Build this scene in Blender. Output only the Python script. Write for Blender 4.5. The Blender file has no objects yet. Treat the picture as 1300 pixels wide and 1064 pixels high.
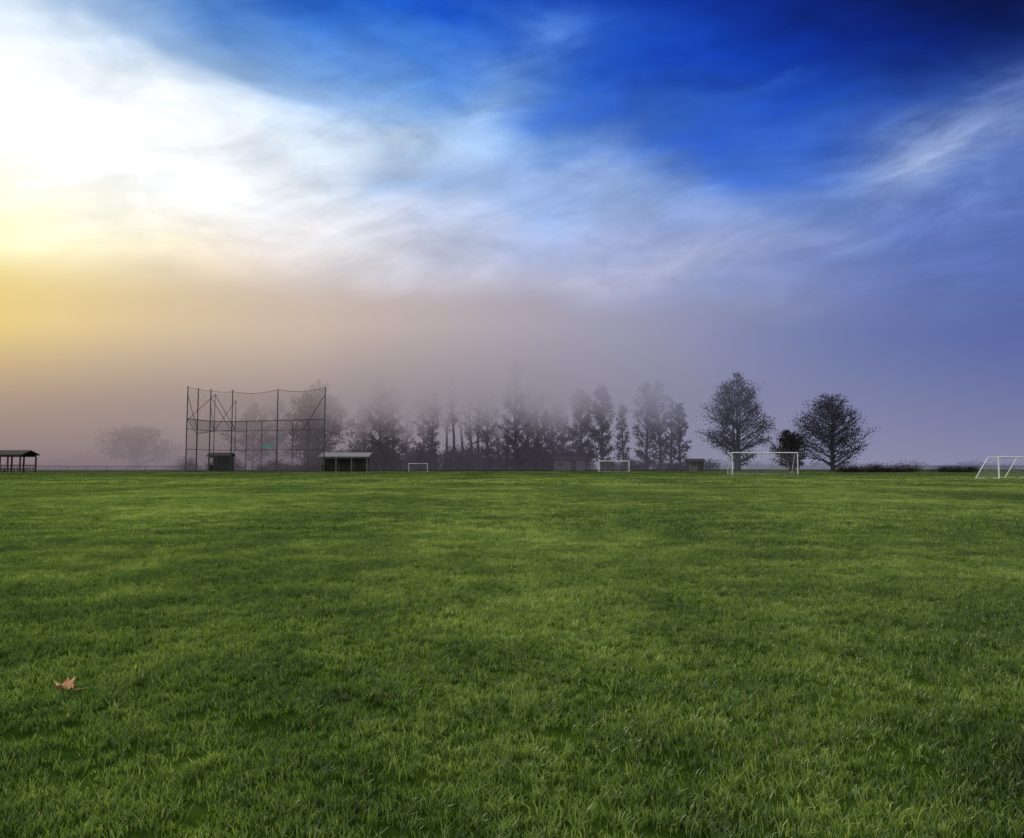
import bpy, math, random
import numpy as np
from mathutils import Vector, Matrix
R=math.radians
scene=bpy.context.scene
col=scene.collection
CAM_H=1.1; F=1172.0; HZ=590.0   # camera height; focal length and horizon row in image pixels, for placing objects

def bx(b,D): return (b-650.0)/F*D  # image pixel column to world x at distance D
def hz(y,D): return CAM_H+(HZ-y)/F*D  # image pixel row to height at distance D
def dsp(c): return (c[0]/255.,c[1]/255.,c[2]/255.,1.0)

# ------------------------------------------------------------ node helper
class NT:
    def __init__(s,tree): s.t=tree; s.n=tree.nodes; s.l=tree.links
    def put(s,sock,v):
        if v is None: return
        if isinstance(v,bpy.types.NodeSocket): s.l.new(v,sock)
        else: sock.default_value=v
    def m(s,op,a,b=None,c=None,clamp=False):
        n=s.n.new('ShaderNodeMath'); n.operation=op; n.use_clamp=clamp
        s.put(n.inputs[0],a); s.put(n.inputs[1],b); s.put(n.inputs[2],c)
        return n.outputs[0]
    def mr(s,v,a,b,c=0.0,d=1.0,kind='LINEAR'):
        n=s.n.new('ShaderNodeMapRange'); n.interpolation_type=kind; n.clamp=True
        s.put(n.inputs['Value'],v); s.put(n.inputs['From Min'],a); s.put(n.inputs['From Max'],b)
        s.put(n.inputs['To Min'],c); s.put(n.inputs['To Max'],d); return n.outputs['Result']
    def mix(s,f,a,b,blend='MIX'):
        n=s.n.new('ShaderNodeMix'); n.data_type='RGBA'; n.blend_type=blend; n.clamp_factor=True
        s.put(n.inputs[0],f); s.put(n.inputs[6],a); s.put(n.inputs[7],b); return n.outputs[2]
    def ramp(s,f,stops,interp='LINEAR'):
        n=s.n.new('ShaderNodeValToRGB'); r=n.color_ramp; r.interpolation=interp
        while len(r.elements)>1: r.elements.remove(r.elements[-1])
        r.elements[0].position=stops[0][0]; r.elements[0].color=stops[0][1]
        for p,c in stops[1:]:
            e=r.elements.new(p); e.color=c
        s.put(n.inputs[0],f); return n.outputs[0]
    def noise(s,vec,scale,detail=4,rough=0.5,dist=0.0):
        n=s.n.new('ShaderNodeTexNoise'); s.put(n.inputs['Vector'],vec)
        n.inputs['Scale'].default_value=scale; n.inputs['Detail'].default_value=detail
        n.inputs['Roughness'].default_value=rough; n.inputs['Distortion'].default_value=dist
        return n.outputs['Fac']
    def gamma(s,c,g):
        n=s.n.new('ShaderNodeGamma'); s.put(n.inputs[0],c); n.inputs[1].default_value=g; return n.outputs[0]
    def comb(s,x,y,z):
        n=s.n.new('ShaderNodeCombineXYZ'); s.put(n.inputs[0],x); s.put(n.inputs[1],y); s.put(n.inputs[2],z); return n.outputs[0]
    def sep(s,v):
        n=s.n.new('ShaderNodeSeparateXYZ'); s.put(n.inputs[0],v); return n.outputs

def newmat(name):
    m=bpy.data.materials.new(name); m.use_nodes=True; m.node_tree.nodes.clear()
    return m,NT(m.node_tree)
def simple(name,color,rough=0.7,metal=0.0,var=0.25,scale=3.0):
    m,t=newmat(name)
    o=t.n.new('ShaderNodeOutputMaterial'); p=t.n.new('ShaderNodeBsdfPrincipled')
    g=t.n.new('ShaderNodeNewGeometry')
    n=t.noise(g.outputs['Position'],scale,5,0.6)
    a=tuple(c*(1-var) for c in color[:3])+(1,); b=tuple(min(1,c*(1+var)) for c in color[:3])+(1,)
    t.put(p.inputs['Base Color'],t.mix(t.mr(n,0.3,0.7),a,b))
    p.inputs['Roughness'].default_value=rough; p.inputs['Metallic'].default_value=metal
    t.l.new(p.outputs[0],o.inputs[0]); return m

# ------------------------------------------------------------ world / sky
SUN_AZ=-33.0; SUN_EL=20.0
AZ=[-30,-24,-18,-12,-6,0,6,12,18,24,30]
ROWS=[
(0,[(130,116,124),(132,119,127),(129,118,129),(126,117,131),(125,117,134),(126,120,139),(131,127,147),(137,134,156),(141,140,165),(140,139,167),(133,132,162)]),
(4,[(178,153,132),(171,149,137),(162,145,141),(154,141,142),(149,139,145),(144,138,149),(140,136,154),(136,134,160),(131,132,164),(123,128,165),(115,119,162)]),
(8,[(240,210,122),(230,204,148),(213,191,161),(201,182,167),(187,173,171),(172,163,175),(156,154,176),(137,141,175),(118,127,172),(101,114,169),(88,102,162)]),
(12,[(253,243,172),(250,238,198),(238,224,210),(221,213,213),(200,198,209),(182,184,208),(165,170,206),(134,149,198),(106,126,190),(86,108,179),(74,96,168)]),
(16,[(255,255,246),(254,253,248),(249,249,249),(228,234,242),(190,203,229),(166,185,223),(140,165,215),(106,140,207),(84,120,199),(70,103,186),(69,97,173)]),
(20,[(255,255,255),(254,255,255),(244,248,252),(218,231,245),(172,198,231),(132,170,224),(86,131,213),(44,91,196),(34,78,185),(44,80,166),(39,62,135)]),
(24,[(208,223,239),(182,204,229),(150,182,220),(120,161,217),(95,146,216),(82,134,215),(36,88,199),(17,60,172),(13,50,151),(12,32,110),(6,15,66)]),
(28,[(90,126,180),(64,108,172),(44,99,184),(30,90,188),(22,80,188),(20,70,183),(14,55,168),(11,43,143),(9,32,118),(6,20,84),(5,12,50)]),
(42,[(90,125,180)]*3+[(70,110,180)]*4+[(60,95,170)]*4),
(70,[(165,180,205)]*11),  # unseen overhead sky, raised as added light on the lawn
]
w=bpy.data.worlds.new("World"); scene.world=w; w.use_nodes=True
try: w.cycles.sampling_method='NONE'
except Exception as ex: print(ex)
w.node_tree.nodes.clear(); t=NT(w.node_tree)
tc=t.n.new('ShaderNodeTexCoord'); d=tc.outputs['Generated']
sx,sy,sz=t.sep(d)
az=t.m('MULTIPLY',t.m('ARCTAN2',sx,sy),180/math.pi)
el=t.m('MULTIPLY',t.m('ARCSINE',sz),180/math.pi)
n1=t.noise(t.comb(az,t.m('MULTIPLY',el,2.0),0.0),0.06,5,0.54,0.45)
n2=t.noise(t.comb(t.m('ADD',az,37.0),t.m('MULTIPLY',el,2.4),5.0),0.055,5,0.54,0.5)
ct,st=math.cos(R(12)),math.sin(R(12))
ra=t.m('ADD',t.m('MULTIPLY',az,ct),t.m('MULTIPLY',el,st))
rb=t.m('SUBTRACT',t.m('MULTIPLY',el,ct),t.m('MULTIPLY',az,st))
n3=t.noise(t.comb(ra,t.m('MULTIPLY',rb,3.4),2.0),0.12,7,0.62,0.5)
ct,st=math.cos(R(-16)),math.sin(R(-16))
ra=t.m('ADD',t.m('MULTIPLY',az,ct),t.m('MULTIPLY',el,st))
rb=t.m('SUBTRACT',t.m('MULTIPLY',el,ct),t.m('MULTIPLY',az,st))
n5=t.noise(t.comb(ra,t.m('MULTIPLY',rb,2.6),12.0),0.10,5,0.58,0.5)
hi=t.mr(el,1.0,15.0)
azd=t.m('ADD',az,t.m('MULTIPLY',t.m('SUBTRACT',n1,0.5),t.m('MULTIPLY',hi,15.0)))
eld=t.m('ADD',el,t.m('MULTIPLY',t.m('SUBTRACT',n2,0.5),t.m('MULTIPLY',hi,9.0)))
fa=t.mr(azd,-36.0,36.0)
c=None; pe=None
for e,cols in ROWS:
    if e<40: r=t.ramp(fa,[((a+36)/72.0,dsp(k)) for a,k in zip(AZ,cols)],'B_SPLINE')
    else: r=t.ramp(fa,[(0.1,dsp(cols[0])),(0.9,dsp(cols[-1]))])
    c=r if c is None else t.mix(t.mr(eld,pe,e),c,r)
    pe=e
def band(c,a0,e0,tilt,A,B,colr,k):
    da=t.m('SUBTRACT',azd,a0); de=t.m('SUBTRACT',eld,e0)
    cs,sn=math.cos(R(tilt)),math.sin(R(tilt))
    s1=t.m('DIVIDE',t.m('ADD',t.m('MULTIPLY',da,cs),t.m('MULTIPLY',de,sn)),A)
    t1=t.m('DIVIDE',t.m('SUBTRACT',t.m('MULTIPLY',de,cs),t.m('MULTIPLY',da,sn)),B)
    g=t.m('EXPONENT',t.m('MULTIPLY',t.m('ADD',t.m('MULTIPLY',s1,s1),t.m('MULTIPLY',t1,t1)),-1.0))
    g=t.m('MULTIPLY',g,t.mr(n3,0.3,0.62,0.4,1.0))
    return t.mix(t.m('MULTIPLY',g,k,clamp=True),c,dsp(colr))
c=band(c,-1.5,22.3,32,5.5,1.5,(165,196,232),0.8)
c=band(c,25,16.8,24,7.0,1.8,(172,187,218),0.8)
c=band(c,31,14.5,10,9.0,3.0,(128,145,192),0.55)
c=band(c,-20,24.2,-6,9,0.9,(80,120,178),0.4)
c=band(c,9,19.5,-22,9,1.8,(12,60,185),0.5)
c=band(c,20,22.5,8,9,1.6,(6,28,110),0.5)
c=band(c,4,11.5,3,14,0.9,(198,195,208),0.4)
c=band(c,10,8.2,1,10,0.8,(164,160,177),0.35)
c=band(c,-3,17.0,-8,9,0.9,(120,162,222),0.4)
c=band(c,7,15.2,-14,8,0.9,(160,180,220),0.4)
c=band(c,13,20.8,12,7,0.7,(60,105,200),0.4)
c=band(c,-31,18,0,13,4.5,(255,255,255),0.8)
mod=t.m('ADD',t.m('MULTIPLY',t.m('SUBTRACT',n3,0.5),0.46),t.m('MULTIPLY',t.m('SUBTRACT',n5,0.5),0.28))
mod=t.m('ADD',1.0,t.m('MULTIPLY',mod,t.m('MULTIPLY',t.mr(el,3.0,15.0,0.12,1.0),t.mr(az,-30.0,-12.0,0.45,1.0))))
vm=t.n.new('ShaderNodeVectorMath'); vm.operation='SCALE'
t.l.new(c,vm.inputs[0]); t.l.new(mod,vm.inputs['Scale'])
c=t.gamma(vm.outputs[0],2.2)
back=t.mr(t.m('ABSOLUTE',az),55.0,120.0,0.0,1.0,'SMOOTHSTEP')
c=t.mix(back,c,(0.95,0.93,0.92,1))  # unseen sky behind the camera, brightened as added fill for front faces
sky=t.n.new('ShaderNodeTexSky'); sky.sky_type='NISHITA'; sky.sun_disc=False
sky.sun_elevation=R(SUN_EL); sky.sun_rotation=R(SUN_AZ)
nk=t.n.new('ShaderNodeVectorMath'); nk.operation='MULTIPLY'
t.l.new(sky.outputs[0],nk.inputs[0]); nk.inputs[1].default_value=(0.02,0.03,0.05)
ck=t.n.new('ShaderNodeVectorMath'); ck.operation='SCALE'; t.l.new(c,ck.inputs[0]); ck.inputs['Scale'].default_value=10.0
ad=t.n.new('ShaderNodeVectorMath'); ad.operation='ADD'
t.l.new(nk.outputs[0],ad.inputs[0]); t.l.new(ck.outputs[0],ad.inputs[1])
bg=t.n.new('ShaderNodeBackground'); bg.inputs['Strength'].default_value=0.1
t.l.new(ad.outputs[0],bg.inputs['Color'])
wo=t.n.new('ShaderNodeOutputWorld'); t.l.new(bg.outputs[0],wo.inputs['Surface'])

# ------------------------------------------------------------ sun
sl=bpy.data.lights.new('sun','SUN'); sl.energy=3.8; sl.angle=R(2.0); sl.color=(1.0,0.9,0.76)
so=bpy.data.objects.new('sun',sl); col.objects.link(so)
sd=Vector((math.cos(R(SUN_EL))*math.sin(R(SUN_AZ)),math.cos(R(SUN_EL))*math.cos(R(SUN_AZ)),math.sin(R(SUN_EL))))
so.rotation_euler=sd.to_track_quat('Z','Y').to_euler()

# ------------------------------------------------------------ mesh helpers
def mk(name,verts,faces,mats,parent=None,matidx=None,smooth=False):
    me=bpy.data.meshes.new(name); me.from_pydata([tuple(v) for v in verts],[],faces)
    for m in mats: me.materials.append(m)
    if matidx is not None: me.polygons.foreach_set('material_index',matidx)
    me.update()
    o=bpy.data.objects.new(name,me); col.objects.link(o)
    if parent: o.parent=parent
    return o
def mk_np(name,V,Fc,mats,matidx=None,attr=None,link=True):
    me=bpy.data.meshes.new(name)
    me.vertices.add(len(V)); me.vertices.foreach_set('co',V.astype(np.float32).ravel())
    k=Fc.shape[1]; me.loops.add(Fc.size); me.loops.foreach_set('vertex_index',Fc.astype(np.int32).ravel())
    me.polygons.add(len(Fc)); me.polygons.foreach_set('loop_start',np.arange(len(Fc),dtype=np.int32)*k)
    try: me.polygons.foreach_set('loop_total',np.full(len(Fc),k,dtype=np.int32))
    except Exception: pass
    for m in mats: me.materials.append(m)
    if matidx is not None: me.polygons.foreach_set('material_index',matidx.astype(np.int32))
    if attr is not None:
        a=me.attributes.new('rnd','FLOAT','POINT'); a.data.foreach_set('value',attr.astype(np.float32))
    me.update(calc_edges=True); me.validate()
    o=bpy.data.objects.new(name,me)
    if link: col.objects.link(o)
    return o
def empty(name,loc=(0,0,0)):
    e=bpy.data.objects.new(name,None); e.location=loc; col.objects.link(e); e.empty_display_size=0.5; return e
def tube(V,Fs,pts,rads,n=6):
    base=len(V); up=Vector((0,0,1))
    P=[Vector(p) for p in pts]
    for i,p in enumerate(P):
        dr=(P[min(i+1,len(P)-1)]-P[max(i-1,0)]).normalized()
        a=dr.cross(Vector((1,0.13,0.07)) if abs(dr.z)>0.9 else up).normalized(); b=dr.cross(a)
        for j in range(n):
            th=2*math.pi*j/n
            V.append(tuple(p+(a*math.cos(th)+b*math.sin(th))*rads[i]))
    for i in range(len(P)-1):
        for j in range(n):
            Fs.append((base+i*n+j,base+i*n+(j+1)%n,base+(i+1)*n+(j+1)%n,base+(i+1)*n+j))
def box(V,Fs,lo,hi):
    b=len(V)
    for z in (lo[2],hi[2]):
        for x,y in ((lo[0],lo[1]),(hi[0],lo[1]),(hi[0],hi[1]),(lo[0],hi[1])): V.append((x,y,z))
    Fs += [(b+3,b+2,b+1,b),(b+4,b+5,b+6,b+7),(b,b+1,b+5,b+4),(b+1,b+2,b+6,b+5),(b+2,b+3,b+7,b+6),(b+3,b,b+4,b+7)]

# ------------------------------------------------------------ grass + ground materials
def grass_color(t,rnd=None):
    g=t.n.new('ShaderNodeNewGeometry'); p=g.outputs['Position']
    x,y,z=t.sep(p)
    pf=t.comb(x,t.m('MULTIPLY',y,0.8),0.0)
    a=t.noise(pf,1.3,3,0.65); b=t.noise(pf,0.14,3,0.6)
    st=t.m('SINE',t.m('ADD',t.m('MULTIPLY',x,0.95),t.m('MULTIPLY',b,4.0)))
    v=t.m('ADD',t.m('ADD',t.m('MULTIPLY',a,0.55),t.m('MULTIPLY',b,0.62)),t.m('MULTIPLY',st,0.028))
    v=t.m('SUBTRACT',v,0.088)
    if rnd is not None: v=t.m('ADD',v,t.m('MULTIPLY',t.m('SUBTRACT',rnd,0.5),0.29))
    return t.ramp(v,[(0.34,(0.032,0.072,0.014,1)),(0.45,(0.075,0.150,0.023,1)),(0.55,(0.138,0.234,0.038,1)),(0.68,(0.31,0.40,0.11,1))]),g
mg,t=newmat('grass_blade')
at=t.n.new('ShaderNodeAttribute'); at.attribute_name='rnd'
gc,_=grass_color(t,at.outputs['Fac'])
gc=t.mix(t.mr(at.outputs['Fac'],0.985,0.99),gc,(0.28,0.25,0.12,1))
o=t.n.new('ShaderNodeOutputMaterial'); p=t.n.new('ShaderNodeBsdfDiffuse'); tr=t.n.new('ShaderNodeBsdfTranslucent')
t.l.new(gc,p.inputs['Color'])
gl=t.n.new('ShaderNodeBsdfGlossy'); gl.inputs['Roughness'].default_value=0.48; gl.inputs['Color'].default_value=(.8,.85,.75,1)
mgl=t.n.new('ShaderNodeMixShader'); mgl.inputs[0].default_value=0.06
t.l.new(p.outputs[0],mgl.inputs[1]); t.l.new(gl.outputs[0],mgl.inputs[2])
t.l.new(t.mix(1.0,gc,(1.25,1.15,0.75,1),'MULTIPLY'),tr.inputs['Color'])
ms=t.n.new('ShaderNodeMixShader'); ms.inputs[0].default_value=0.38
t.l.new(mgl.outputs[0],ms.inputs[1]); t.l.new(tr.outputs[0],ms.inputs[2]); t.l.new(ms.outputs[0],o.inputs[0])
mgr,t=newmat('turf_ground')
gc,g=grass_color(t)
gc=t.mix(1.0,gc,(0.3,0.32,0.26,1),'MULTIPLY')
o=t.n.new('ShaderNodeOutputMaterial'); p=t.n.new('ShaderNodeBsdfDiffuse')
t.l.new(gc,p.inputs['Color']); t.l.new(p.outputs[0],o.inputs[0])
mk('ground',[(-3000,-200,0),(3000,-200,0),(3000,5000,0),(-3000,5000,0)],[(0,1,2,3)],[mgr])

rng=np.random.default_rng(7)
def patch(name,size,n,lmin,lmax,wid,bend=0.5):
    ext=size*0.56
    nc=int(n/13); cx=rng.uniform(-ext,ext,(nc,2)); ch=rng.uniform(0.45,1.4,nc); cr=rng.uniform(0,1,nc)
    idx=rng.integers(0,nc,n); pos=cx[idx]+rng.normal(0,size*0.011+0.003,(n,2))
    L=rng.uniform(lmin,lmax,n)*ch[idx]
    ang=rng.uniform(0,2*np.pi,n); fx=rng.uniform(0,2*np.pi,n)
    W=wid*rng.uniform(0.6,1.2,n)
    side=np.stack([np.cos(ang),np.sin(ang)],1)*W[:,None]*0.5
    lean=np.stack([np.cos(fx),np.sin(fx)],1)*(L*rng.uniform(0.1,bend*1.9,n))[:,None]
    V=np.zeros((n,6,3))
    V[:,0,:2]=pos-side; V[:,1,:2]=pos+side
    V[:,2,:2]=pos+lean*0.3-side*0.9; V[:,3,:2]=pos+lean*0.3+side*0.9
    V[:,2,2]=V[:,3,2]=L*0.55
    V[:,4,:2]=pos+lean-side*0.2; V[:,5,:2]=pos+lean+side*0.2
    V[:,4,2]=V[:,5,2]=L*rng.uniform(0.7,1.0,n)
    b=(np.arange(n)*6)[:,None]
    Fc=np.concatenate([b+np.array([[0,1,3,2]]),b+np.array([[2,3,5,4]])],0)
    rv=np.clip(0.45*cr[idx]+0.55*rng.uniform(0,1,n),0,0.98); rv[rng.random(n)<0.015]=1.0
    return mk_np(name,V.reshape(-1,3),Fc,[mg],attr=np.repeat(rv,6))
grass=empty('grass')
def scatter(name,cell,d0,d1,pobjs_args,margin=2.0):
    groups=[[] for _ in pobjs_args]
    j0=int(d0/cell); j1=int(d1/cell)+1
    for j in range(j0,j1):
        y=(j+0.5)*cell; hw=0.58*y+margin+cell
        for i in range(int(-hw/cell)-1,int(hw/cell)+1):
            x=(i+0.5)*cell
            groups[random.randrange(len(groups))].append((x,y))
    for k,(g,a) in enumerate(zip(groups,pobjs_args)):
        V=[];Fs=[]
        for (x,y) in g:
            x+=random.uniform(-.05,.05)*cell; y+=random.uniform(-.05,.05)*cell
            s=0.5*random.uniform(0.98,1.15); th=random.uniform(0,2*math.pi); b=len(V)
            for q in range(4):
                an=th+math.pi/4+q*math.pi/2
                V.append((x+s*math.sqrt(2)*math.cos(an),y+s*math.sqrt(2)*math.sin(an),0.0))
            Fs.append((b,b+1,b+2,b+3))
        inst=mk(name+'_area_%d'%k,V,Fs,[mg],parent=grass)
        inst.instance_type='FACES'; inst.use_instance_faces_scale=True; inst.instance_faces_scale=1.0
        inst.show_instancer_for_render=False; inst.show_instancer_for_viewport=False
        pt=patch(name+'_tufts_%d'%k,*a); pt.parent=inst
random.seed(3)
scatter('near_lawn',1.0,1,14,[(1.0,9500,0.018,0.042,0.0042)]*3)
scatter('mid_lawn',2.5,14,48,[(2.5,12000,0.028,0.055,0.010)]*2)
scatter('far_lawn',10.0,50,150,[(10.0,12000,0.04,0.08,0.05)]*2,margin=6)

# ------------------------------------------------------------ fallen leaf
ml=simple('dry_leaf',(0.55,0.32,0.15),0.7,var=0.4,scale=40)
prof=[(0,-.5),(.12,-.42),(.38,-.48),(.30,-.25),(.62,-.2),(.45,-.02),(.58,.22),(.3,.14),(.24,.3),(.12,.25),(0,.62)]
pts=prof+[(-x,y) for x,y in prof[-2:0:-1]]
def leafpt(x,y,i): return (x*0.085,y*0.10,0.11*(x*x*1.6+abs(y)**2*.9)*(1 if i%2 else .55)+0.010*math.sin(i*2.1))
V=[(0,0,0)]+[leafpt(x*.5,y*.5,i) for i,(x,y) in enumerate(pts)]+[leafpt(x,y,i) for i,(x,y) in enumerate(pts)]
n_=len(pts)
Fs=[(0,i+1,(i+1)%n_+1) for i in range(n_)]+[(i+1,n_+i+1,n_+(i+1)%n_+1,(i+1)%n_+1) for i in range(n_)]
lf=mk('fallen_leaf',V,Fs,[ml])
V2=[];F2=[];tube(V2,F2,[(0,-.05,.01),(0.01,-.085,.02),(0.02,-.115,.035)],[.002,.0015,.001],5)
mk('stem',V2,F2,[ml],parent=lf)
lf.location=(bx(95,4.55),4.55,0.028); lf.rotation_euler=(R(14),R(-10),R(80))

# ------------------------------------------------------------ trees
mbark=simple('bark',(0.030,0.025,0.026),0.9,var=0.4,scale=2.0)
mfol,t=newmat('foliage')
g=t.n.new('ShaderNodeNewGeometry')
fc=t.ramp(t.noise(g.outputs['Position'],0.7,3,0.7),[(0.3,(0.016,0.017,0.015,1)),(0.5,(0.030,0.030,0.024,1)),(0.7,(0.06,0.05,0.034,1))])
o=t.n.new('ShaderNodeOutputMaterial'); p=t.n.new('ShaderNodeBsdfDiffuse')
tr=t.n.new('ShaderNodeBsdfTranslucent'); ms=t.n.new('ShaderNodeMixShader'); ms.inputs[0].default_value=0.2
t.l.new(fc,p.inputs['Color']); t.l.new(fc,tr.inputs['Color'])
t.l.new(p.outputs[0],ms.inputs[1]); t.l.new(tr.outputs[0],ms.inputs[2]); t.l.new(ms.outputs[0],o.inputs[0])

def leaves(C,size,r):
    n=len(C)
    a=r.normal(size=(n,3)); a/=np.linalg.norm(a,axis=1)[:,None]
    b=np.cross(a,r.normal(size=(n,3))); b/=np.linalg.norm(b,axis=1)[:,None]
    s=(size*r.uniform(0.5,1.3,n))[:,None]
    a=a*s*0.5; b=b*s*0.34
    V=np.stack([C-a,C+b-a*0.1,C+a,C-b+a*0.15],1)
    Fc=(np.arange(n)*4)[:,None]+np.array([[0,1,2,3]])
    return V.reshape(-1,3),Fc
def tree(name,x,y,H,W,seed,leafn=4500,leaf=0.26,clear=0.12,shape='oval',stems=1):
    r=np.random.default_rng(seed); rr=random.Random(seed)
    V=[];Fs=[];C=[]
    peak=rr.uniform(.40,.55); ph=rr.uniform(0,6.28)
    def env(u):   # crown radius (fraction of W/2) at relative height u
        u=max(0.0,min(1.0,u))
        if shape=='round': e=math.sqrt(max(0,1-((u-.5)/.52)**2))
        elif shape=='column':
            e=1.0 if .2<u<.68 else (.55+2.2*u if u<=.2 else math.sqrt(max(0,(1-u)/.32)))
        else:
            k=u/peak if u<peak else (1-u)/(1-peak)
            e=math.sin(math.pi/2*max(0,k))**.7
        return max(.05,e*(1+.16*math.sin(9*u+ph)))
    for sidx in range(stems):
        off=Vector((rr.uniform(-.5,.5),rr.uniform(-.5,.5),0))*(W*0.2 if stems>1 else 0)
        Hs=H*(1 if sidx==0 else rr.uniform(.72,.9))
        nseg=9; tp=[];trd=[]
        wob=Vector((0,0,0)); lean=Vector((rr.uniform(-1,1),rr.uniform(-1,1),0))*0.03*Hs+(off if sidx else off*.2)
        for i in range(nseg+1):
            u=i/nseg; tp.append(off*.5+lean*u*u+wob+Vector((0,0,Hs*0.97*u-(.1 if i==0 else 0))))
            wob=wob+Vector((rr.uniform(-1,1),rr.uniform(-1,1),0))*0.008*Hs
            trd.append(max(0.05,0.018*Hs*(1-u)**0.9*(1.25 if i==0 else 1)))
        tube(V,Fs,tp,trd,7)
        nb=int((44 if Hs>10 else 32)/ (1 if stems==1 else 1.35))
        for k in range(nb):
            u=clear+(0.99-clear)*((k+rr.random())/nb)
            fi=u*nseg; i0=min(nseg-1,int(fi)); P0=tp[i0].lerp(tp[i0+1],fi-i0)
            th=k*2.4+rr.uniform(-.6,.6)
            rise=rr.uniform(.4,1.2)*(0.6+u)*(1.5 if shape=='column' else 1)
            dirv=Vector((math.cos(th),math.sin(th),rise)).normalized()
            bl=W*.85*rr.uniform(.75,1.0)
            for it in range(22):   # shorten until the crown outline is met
                tip=P0+dirv*bl
                if tip.z<H*.99 and math.hypot(tip.x,tip.y)<=W*.5*env(tip.z/H)*rr.uniform(.8,1.15): break
                bl*=.87
            if bl<=0.15: continue
            pts=[P0+dirv*bl*q+Vector((0,0,-0.07*bl*q*q))+Vector((rr.uniform(-1,1),rr.uniform(-1,1),rr.uniform(-1,1)))*.04*bl*q for q in (0,.35,.7,1)]
            r0=max(.055,trd[i0]*.5); tube(V,Fs,pts,[r0,r0*.75,r0*.5,.02],4)
            for s in range(6):
                q=rr.uniform(.2,.98); Ps=pts[0].lerp(pts[-1],q)
                dd=(dirv+Vector((rr.uniform(-1,1),rr.uniform(-1,1),rr.uniform(-.6,.6)))*.9).normalized()
                sl_=min(bl*rr.uniform(.22,.45),W*.2); pe=Ps+dd*sl_; tube(V,Fs,[Ps,Ps.lerp(pe,.5)+Vector((0,0,.04*sl_)),pe],[.045,.032,.018],3)
                for q2 in range(2):
                    P3=Ps.lerp(pe,rr.uniform(.3,.9)); d3=(dd+Vector((rr.uniform(-1,1),rr.uniform(-1,1),rr.uniform(-.5,.7)))).normalized()*sl_*.5
                    tube(V,Fs,[P3,P3+d3],[.028,.016],3)
                C.append((Ps.lerp(pe,.5),sl_*.42+.1,rr.uniform(.2,1.4))); C.append((pe,.28*sl_+.15,rr.uniform(.1,1.1)))
            C.append((pts[-1],.25+.07*bl,.7))
    wts=np.array([c[2]*(c[1]**1.7) for c in C]); wts/=wts.sum()
    idx=r.choice(len(C),leafn,p=wts)
    cen=np.array([tuple(c[0]) for c in C])[idx]; sg=np.array([c[1] for c in C])[idx]
    P=cen+np.clip(r.normal(size=(leafn,3)),-1.5,1.5)*sg[:,None]*np.array([1,1,.75])*.8
    P=P[P[:,2]>0.2]
    LV,LF=leaves(P,leaf,r)
    TV=np.array(V); TF=np.array(Fs)
    AV=np.concatenate([TV,LV]); AF=np.concatenate([TF,LF+len(TV)])
    mi=np.concatenate([np.zeros(len(TF)),np.ones(len(LF))])
    ob=mk_np(name,AV,AF,[mbark,mfol],matidx=mi); ob.location=(x,y,0); return ob

T=[ # image pixel column, distance, top pixel row, pixel width, shape, leaves, clear, stems
(172,182,541,84,'round',8000,.04,3),(218,205,562,42,'round',4000,.05,1),
(322,182,513,56,'oval',6000,.1,1),(352,192,505,50,'oval',5000,.1,1),(404,174,480,72,'oval',13000,.05,3),(388,180,500,40,'oval',5000,.06,1),
(462,178,505,36,'column',4500,.05,1),(484,168,478,36,'column',6000,.03,1),(499,172,490,28,'column',4000,.05,1),(516,184,490,26,'column',2600,.15,1),
(538,176,480,26,'column',4000,.06,1),(549,172,488,20,'column',2200,.12,1),(566,180,480,18,'column',900,.4,1),(577,172,470,16,'column',700,.45,1),
(587,182,470,16,'column',700,.4,1),(600,176,462,24,'column',2000,.25,1),(608,172,480,16,'column',800,.35,1),(619,172,458,28,'column',4000,.08,1),(633,180,450,28,'column',3500,.1,1),
(643,174,462,20,'column',2000,.12,1),(655,165,455,32,'column',6500,.03,1),(668,170,448,30,'column',6000,.03,1),(684,170,452,36,'column',7000,.02,1),(701,174,466,30,'column',5500,.04,1),
(716,182,505,18,'column',2200,.1,1),
(737,172,494,35,'column',6500,.03,1),(764,170,488,31,'column',6000,.03,1),(791,176,512,17,'column',2000,.06,1),
(820,172,484,36,'column',4500,.06,1),(838,175,480,30,'column',3500,.08,1),(863,170,511,22,'column',2400,.05,1),(851,176,500,18,'column',1600,.1,1),
(935,160,471,76,'oval',11000,.06,3),(1001,150,547,38,'round',6000,.02,2),(1053,154,502,78,'round',10500,.04,3)]
for i,(b,D,top,wd,shp,ln,cl,stm) in enumerate(T):
    H=hz(top,D); W=wd/F*D
    tree('broadleaf_tree' if shp=='round' else 'cottonwood_tree',bx(b,D),D,H,W,300+i,leafn=ln,clear=cl,shape=shp,stems=stm,leaf=0.26 if D<166 else .31)

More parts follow.
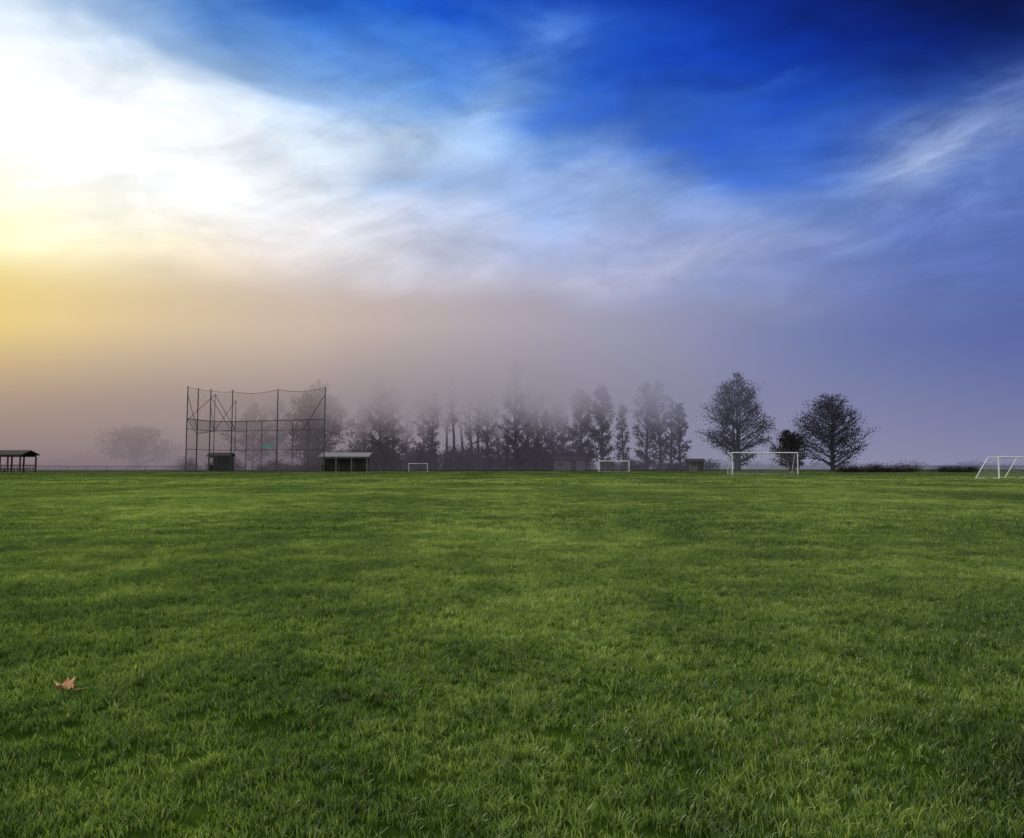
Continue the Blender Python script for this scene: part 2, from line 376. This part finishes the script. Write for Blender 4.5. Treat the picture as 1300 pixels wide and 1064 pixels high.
def scrub(name,items,seed,leaf=.2,dens=260):
    r=np.random.default_rng(seed); rr=random.Random(seed); Cs=[]; V=[];Fs=[]
    for (x,y,rx,h) in items:
        n=int(dens*rx*h)+40
        nl=7; lob=r.uniform(-1,1,(nl,3))*np.array([rx*.8,rx*.5,h*.3])+np.array([0,0,h*.45])
        k=r.integers(0,nl,n)
        P=lob[k]+r.normal(size=(n,3))*np.array([rx*.28,rx*.28,h*.22])
        P=P[(P[:,2]>0.02)]; P+=np.array([x,y,0]); Cs.append(P)
        for q in range(6):
            a=Vector((x+rr.uniform(-.3,.3)*rx,y,0)); bq=Vector((x+rr.uniform(-.9,.9)*rx,y+rr.uniform(-.4,.4)*rx,h*rr.uniform(.7,1.05)))
            tube(V,Fs,[a,a.lerp(bq,.5),bq],[.05,.03,.012],3)
    P=np.concatenate(Cs); LV,LF=leaves(P,leaf,r); TV=np.array(V);TF=np.array(Fs)
    return mk_np(name,np.concatenate([TV,LV]),np.concatenate([TF,LF+len(TV)]),[mbark,mfol],matidx=np.concatenate([np.zeros(len(TF)),np.ones(len(LF))]))
rr=random.Random(5)
scrub('undergrowth',[(bx(b,D),D,rr.uniform(1.5,3.2),rr.uniform(1.6,5.0)) for b,D in [(rr.uniform(440,735),rr.uniform(170,194)) for _ in range(66)]],11,.32,150)
scrub('undergrowth',[(bx(b,D),D,rr.uniform(1.2,2.4),rr.uniform(1.0,2.4)) for b,D in [(rr.uniform(725,900),rr.uniform(168,188)) for _ in range(28)]],12,.25,130)
scrub('undergrowth',[(bx(b,D),D,rr.uniform(1.2,2.4),rr.uniform(1.0,2.6)) for b,D in [(rr.uniform(225,440),rr.uniform(160,180)) for _ in range(30)]],16,.25,130)
scrub('hedge',[(bx(b,D),D,rr.uniform(.8,1.9),rr.uniform(.5,1.2)) for b,D in [(rr.uniform(1060,1240),rr.uniform(126,138)) for _ in range(30)]],13,.16,260)
scrub('distant_tree_line',[(bx(b,D),D,rr.uniform(2,6),rr.uniform(1.5,4.0)) for b,D in [(rr.uniform(-120,460),rr.uniform(205,235)) for _ in range(60)]],14,.4,45)
scrub('distant_tree_line',[(bx(b,D),D,rr.uniform(2,6),rr.uniform(1.0,2.2)) for b,D in [(rr.uniform(880,1420),rr.uniform(215,240)) for _ in range(50)]],15,.4,45)

# ------------------------------------------------------------ metals, nets
msteel=simple('weathered_steel',(0.045,0.044,0.05),0.6,0.1)
mwhite=simple('white_paint',(0.80,0.80,0.80),0.45,var=.04)
mroof=simple('weathered_metal_roof',(0.27,0.27,0.29),0.6,var=.2)
mdark=simple('dark_roof',(0.04,0.036,0.036),0.7)
mwood=simple('dark_timber',(0.04,0.036,0.033),0.8)
mblock=simple('grey_block',(0.11,0.105,0.105),0.8,var=.2)
mteal=simple('sign_teal',(0.10,0.24,0.22),0.5,var=.25,scale=2)
def net(name,color,cell,wire):
    m,t=newmat(name); tc=t.n.new('ShaderNodeNewGeometry'); x,y,z=t.sep(tc.outputs['Position'])
    s=t.m('ADD',x,t.m('MULTIPLY',y,.7))
    def line(v): return t.m('LESS_THAN',t.m('FRACT',t.m('DIVIDE',v,cell)),wire/cell)
    f=t.m('MAXIMUM',line(t.m('ADD',s,z)),line(t.m('SUBTRACT',s,z)))
    tr=t.n.new('ShaderNodeBsdfTransparent'); df=t.n.new('ShaderNodeBsdfDiffuse'); df.inputs[0].default_value=color
    ms=t.n.new('ShaderNodeMixShader'); o=t.n.new('ShaderNodeOutputMaterial')
    t.l.new(f,ms.inputs[0]); t.l.new(tr.outputs[0],ms.inputs[1]); t.l.new(df.outputs[0],ms.inputs[2]); t.l.new(ms.outputs[0],o.inputs[0]); return m
mchain=net('chain_link',(0.06,0.06,0.065,1),0.06,0.008)
mnet=net('backstop_netting',(0.05,0.05,0.055,1),0.05,0.0035)
mgnet=net('goal_net',(0.7,0.7,0.7,1),0.12,0.005)

# ------------------------------------------------------------ baseball backstop
bs=empty('baseball_backstop',(-39,141,0))
def loc(v): return (v[0]+39,v[1]-141,v[2])
HT=12.7
P={'A':(-47.9,136),'B':(-47.7,140),'C':(-47.1,144),'E':(-44.3,146),'F':(-36.1,142),'G':(-28.0,138)}
V=[];Fs=[]
for k,(x,y) in P.items():
    tube(V,Fs,[loc((x,y,-.1)),loc((x,y,HT+(.25 if k in 'CE' else 0)))],[.095,.08],7)
order='ABCEFG'
low=7.9
for a,b in zip(order,order[1:]):
    pa,pb=P[a],P[b]; nmid=max(1,round(math.hypot(pa[0]-pb[0],pa[1]-pb[1])/3.6))
    for z in (6.4,3.4,.15): tube(V,Fs,[loc((*pa,z)),loc((*pb,z))],[.045,.045],5)
    tube(V,Fs,[loc((*pa,low)),loc((*pb,low))],[.06,.06],5)
    for q in range(1,nmid):
        u=q/nmid; x=pa[0]+(pb[0]-pa[0])*u; y=pa[1]+(pb[1]-pa[1])*u
        tube(V,Fs,[loc((x,y,-.1)),loc((x,y,low))],[.06,.06],6)
    sag=[]
    for q in range(7):
        u=q/6; sag.append(loc((pa[0]+(pb[0]-pa[0])*u,pa[1]+(pb[1]-pa[1])*u,HT-.03-.45*4*u*(1-u)*min(1,math.hypot(pa[0]-pb[0],pa[1]-pb[1])/9))))
    tube(V,Fs,sag,[.03]*7,4)
def on(a,b,u,z): return loc((P[a][0]+(P[b][0]-P[a][0])*u,P[a][1]+(P[b][1]-P[a][1])*u,z))
tube(V,Fs,[on('G','F',0,11.6),on('G','F',.45,6.4)],[.055,.055],5)
tube(V,Fs,[on('A','B',0,11.4),on('A','B',1,6.4)],[.045,.045],5)
tube(V,Fs,[on('C','E',0,11.6),on('C','E',1,6.4)],[.045,.045],5)
hood=[(-47.9,136),(-47.1,144),(-44.3,146)]
inner=[(-46.2,135.4,5.6),(-45.3,140.5,6.2),(-42.6,142.2,6.4)]
for (x,y),q in zip(hood,inner):
    tube(V,Fs,[loc((x,y,low)),loc(q)],[.045,.045],5)
    tube(V,Fs,[loc(q),loc((q[0],q[1],-.1))],[.06,.06],6)
tube(V,Fs,[loc(inner[0]),loc(inner[1]),loc(inner[2])],[.045]*3,5)
for q,z in ((inner[1],11.8),(inner[2],11.0)): tube(V,Fs,[loc(q),loc((q[0],q[1],z))],[.06,.05],6)
tube(V,Fs,[loc((-45.3,140.5,11.8)),loc((-42.6,142.2,6.4))],[.045,.045],5)
tube(V,Fs,[loc((-45.3,140.5,11.8)),loc((-47.9,136,7.6))],[.045,.045],5)
tube(V,Fs,[loc((-47.1,144,10.5)),loc((-45.3,140.5,6.2))],[.045,.045],5)
tube(V,Fs,[loc((-42.6,142.2,11.0)),loc((-45.3,140.5,6.2))],[.045,.045],5)
mk('steel_frame',V,Fs,[msteel],parent=bs)
V=[];Fs=[];V2=[];F2=[]
for a,b in zip(order,order[1:]):
    k=len(V); V+=[on(a,b,0,.1),on(a,b,1,.1),on(a,b,1,low),on(a,b,0,low)]; Fs.append((k,k+1,k+2,k+3))
    k=len(V2); V2+=[on(a,b,0,low),on(a,b,1,low),on(a,b,1,HT-.1),on(a,b,.5,HT-.5),on(a,b,0,HT-.1)]; F2.append((k,k+1,k+2,k+3,k+4))
for i in range(2):
    k=len(V); V+=[loc((*hood[i],low)),loc((*hood[i+1],low)),loc(inner[i+1]),loc(inner[i])]; Fs.append((k,k+1,k+2,k+3))
mk('chain_link_mesh',V,Fs,[mchain],parent=bs); mk('netting',V2,F2,[mnet],parent=bs)
V=[];Fs=[];box(V,Fs,loc((-38.3,141.4,3.7)),loc((-36.4,141.46,4.2))); mk('sign_board',V,Fs,[mteal],parent=bs)

# ------------------------------------------------------------ goals
def goal(x,y,rot,w=7.32,h=2.44,dep=2.0,r=.06,topdep=.8):
    e=empty('soccer_goal',(x,y,0)); e.rotation_euler=(0,0,R(rot))
    V=[];Fs=[]
    for s in (-1,1):
        tube(V,Fs,[(s*w/2,0,-.1),(s*w/2,0,h+r)],[r,r],8)
        tube(V,Fs,[(s*w/2,0,h),(s*w/2,topdep,h)],[r*.5]*2,6)
        tube(V,Fs,[(s*w/2,topdep,h),(s*w/2,dep,.05)],[r*.5]*2,6)
        tube(V,Fs,[(s*w/2,0,.05),(s*w/2,dep,.05)],[r*.5]*2,6)
    tube(V,Fs,[(-w/2,0,h),(w/2,0,h)],[r,r],8); tube(V,Fs,[(-w/2,dep,.05),(w/2,dep,.05)],[r*.5]*2,6)
    tube(V,Fs,[(-w/2,topdep,h),(w/2,topdep,h)],[r*.4]*2,6)
    mk('frame',V,Fs,[mwhite],parent=e)
    a=w/2-.03
    V=[(-a,.03,h-.03),(a,.03,h-.03),(a,topdep,h-.06),(-a,topdep,h-.06),(a,dep-.04,.08),(-a,dep-.04,.08),(-a,.03,.08),(a,.03,.08)]
    mk('net',V,[(0,1,2,3),(3,2,4,5),(0,3,5,6),(1,7,4,2)],[mgnet],parent=e)
    return e
goal(bx(970,102),102,3,r=.055)
goal(bx(779,147),147,0,w=4.8,h=1.7,r=.055)
goal(39.7,73.4,38,w=5.0,h=1.72,dep=1.8,topdep=.75,r=.055)
goal(bx(531,147),147,0,w=3.0,h=1.3,r=.03)

# ------------------------------------------------------------ shelters / sheds
def shelter(name,x,y,w,dep,h,roofm,eave=.5,rise=.55,back=True,gable=True,rot=0,posts=4,postm=None):
    e=empty(name,(x,y,0)); e.rotation_euler=(0,0,R(rot)); postm=postm or mwood
    V=[];Fs=[]
    for i in range(posts):
        px=-w/2+w*i/(posts-1)
        for py in (-dep/2,dep/2): box(V,Fs,(px-.09,py-.09,-.1),(px+.09,py+.09,h))
    box(V,Fs,(-w/2,-dep/2-.08,h),(w/2,-dep/2+.08,h+.2)); box(V,Fs,(-w/2,dep/2-.08,h),(w/2,dep/2+.08,h+.2))
    mk('posts',V,Fs,[postm],parent=e)
    V=[];Fs=[]; W2=w/2+eave; D2=dep/2+eave; t_=.14; z0=h+.203
    if gable:
        prof=[(-D2,z0),(0,z0+rise),(D2,z0),(D2,z0+t_),(0,z0+rise+t_),(-D2,z0+t_)]
    else:
        prof=[(-D2,z0),(0,z0+rise*.5),(D2,z0+rise),(D2,z0+rise+t_),(0,z0+rise*.5+t_),(-D2,z0+t_)]
    for sx_ in (-W2,W2):
        for (py,pz) in prof: V.append((sx_,py,pz))
    Fs=[(0,1,4,5),(1,2,3,4),(11,10,7,6),(10,9,8,7)]+[(i,(i+1)%6+0,(i+1)%6+6,i+6) for i in range(6)]
    mk('roof',V,Fs,[roofm],parent=e)
    if back:
        V=[];Fs=[]; box(V,Fs,(-w/2+.1,dep/2-.05,0),(w/2-.1,dep/2+.03,h-.02))
        for sx_ in (-1,1): box(V,Fs,(sx_*(w/2-.16)-.04,-dep/2+.12,0),(sx_*(w/2-.16)+.04,dep/2-.12,1.1))
        mk('walls',V,Fs,[mwood],parent=e)
    V=[];Fs=[]; box(V,Fs,(-w/2+.4,.1,.42),(w/2-.4,.5,.48))
    for i in range(3):
        px=-w/2+.7+(w-1.4)*i/2; box(V,Fs,(px-.05,.15,0),(px+.05,.45,.417))
    mk('bench',V,Fs,[mwood],parent=e); return e
shelter('dugout_shelter',bx(439,145),145,7.2,2.4,2.1,mroof,eave=.35,rise=.6,gable=False,postm=mblock)
shelter('dugout_shelter',bx(282,148),148,3.1,2.4,2.2,mdark,eave=.35,rise=.5)
ps=shelter('picnic_shelter',bx(7,129),129,6.8,4.2,2.2,mdark,eave=.35,rise=.6,back=False,posts=5)
V=[];Fs=[]
for z in (.5,1.0): box(V,Fs,(-3.3,2.02,z),(3.3,2.08,z+.1))
for xx in np.arange(-3.2,3.2,.45): box(V,Fs,(xx,1.96,0),(xx+.06,2.015,1.1))
mk('railing',V,Fs,[mwood],parent=ps)
def shed(name,x,y,w,dep,h,wall,roofm,rise=.8):
    e=empty(name,(x,y,0)); V=[];Fs=[]
    box(V,Fs,(-w/2,-dep/2,-.1),(w/2,dep/2,h)); mk('walls',V,Fs,[wall],parent=e)
    V=[(-w/2-.2,-dep/2-.25,h+.003),(w/2+.2,-dep/2-.25,h+.003),(w/2+.2,dep/2+.25,h+.003),(-w/2-.2,dep/2+.25,h+.003),(-w/2-.2,0,h+rise),(w/2+.2,0,h+rise)]
    mk('roof',V,[(0,1,5,4),(2,3,4,5),(0,4,3),(1,2,5),(3,2,1,0)],[roofm],parent=e)
    V=[];Fs=[];box(V,Fs,(w*.05,-dep/2-.05,0),(w*.05+.95,-dep/2-.004,min(2.0,h-.1))); mk('door',V,Fs,[mwood],parent=e)
    V=[];Fs=[];box(V,Fs,(-w*.35,-dep/2-.04,.9),(-w*.35+.8,-dep/2-.004,1.5)); mk('window',V,Fs,[mdark],parent=e)
shed('equipment_shed',bx(882,150),150,2.5,2.2,1.6,mblock,mdark,.5)
shed('clubhouse',bx(722,168),168,5.6,3,1.9,mblock,mdark,.7)

# ------------------------------------------------------------ outfield fences
def fence(x0,y0,x1,y1,h=1.2):
    e=empty('chain_link_fence',(x0,y0,0)); L=math.hypot(x1-x0,y1-y0); n=int(L/3); dx=(x1-x0);dy=(y1-y0); V=[];Fs=[]
    for i in range(n+1):
        u=i/n; tube(V,Fs,[(dx*u,dy*u,-.1),(dx*u,dy*u,h)],[.04,.04],5)
    tube(V,Fs,[(0,0,h),(dx,dy,h)],[.035,.035],5); mk('rails',V,Fs,[msteel],parent=e)
    mk('mesh',[(0,0,.03),(dx,dy,.03),(dx,dy,h),(0,0,h)],[(0,1,2,3)],[mchain],parent=e)
fence(bx(1090,145),145,bx(1420,120),120,.9)
fence(bx(-60,152),152,bx(236,152),152,.9)

# ------------------------------------------------------------ fog bank (absorbing volume, scattered light put in as emission)
mf,t=newmat('fog')
g=t.n.new('ShaderNodeNewGeometry'); x,y,z=t.sep(g.outputs['Position'])
nb=t.noise(g.outputs['Position'],0.055,1,0.5)
zz=t.m('ADD',z,t.m('MULTIPLY',t.m('SUBTRACT',nb,0.5),10.0))
fx_=t.mr(x,-110.0,110.0)
def px(xx): return (xx+110)/220.0
def gry(v): return (v,v,v,1)
A=t.ramp(fx_,[(0,gry(.3)),(px(-69),gry(.4)),(px(-50),gry(.22)),(px(-34),gry(.18)),(px(-27),gry(.6)),(px(-18),gry(.85)),(px(7),gry(.85)),(px(12),gry(.4)),(px(28),gry(.25)),(px(36),gry(.07)),(px(60),gry(.05)),(1,gry(.05))])
prof=t.m('MULTIPLY',t.mr(zz,5.0,18.0,0,1,'SMOOTHSTEP'),t.mr(zz,22.0,34.0,1,0,'SMOOTHSTEP'))
edge=t.m('MULTIPLY',t.mr(y,148.0,156.0),t.mr(y,190.0,225.0,1.0,0.0))
den=t.m('MULTIPLY',t.m('MULTIPLY',A,0.30),t.m('MULTIPLY',prof,edge))
hz_x=t.mr(x,-66.0,-28.0,0.038,0.007)
haze=t.m('ADD',hz_x,t.mr(y,195,215,0,0.02))
den=t.m('ADD',den,haze)
fa=t.mr(x,-110.0,110.0)
def rowcol(i):
    e,cols=ROWS[i]; st=[]
    for a,k in zip(AZ,cols): st.append((px(172*math.tan(R(a))),dsp(k)))
    return t.ramp(fa,st,'LINEAR')
fcol=t.mix(t.mr(z,0.0,12.5),rowcol(0),rowcol(1)); fcol=t.mix(t.mr(z,12.5,25.0),fcol,rowcol(2))
fcol=t.gamma(fcol,2.2)
ab=t.n.new('ShaderNodeVolumeAbsorption'); ab.inputs['Color'].default_value=(0,0,0,1); t.l.new(den,ab.inputs['Density'])
em=t.n.new('ShaderNodeEmission'); t.l.new(fcol,em.inputs['Color']); t.l.new(den,em.inputs['Strength'])
ads=t.n.new('ShaderNodeAddShader'); t.l.new(ab.outputs[0],ads.inputs[0]); t.l.new(em.outputs[0],ads.inputs[1])
o=t.n.new('ShaderNodeOutputMaterial'); t.l.new(ads.outputs[0],o.inputs['Volume'])
try: mf.cycles.volume_step_rate=0.6
except Exception as ex: print(ex)
V=[];Fs=[];box(V,Fs,(-190,148,0.15),(190,245,36)); mk('fog_bank',V,Fs,[mf])

# ------------------------------------------------------------ camera
cam=bpy.data.cameras.new('camera'); co=bpy.data.objects.new('camera',cam); col.objects.link(co)
cam.sensor_width=36; cam.lens=F/1300*36; cam.clip_start=0.05; cam.clip_end=8000; cam.shift_y=-45/1300
co.location=(0,0,CAM_H); co.rotation_euler=(R(90+5.03),0,0)
scene.camera=co
scene.view_settings.view_transform='Standard'; scene.view_settings.look='None'; scene.view_settings.exposure=0
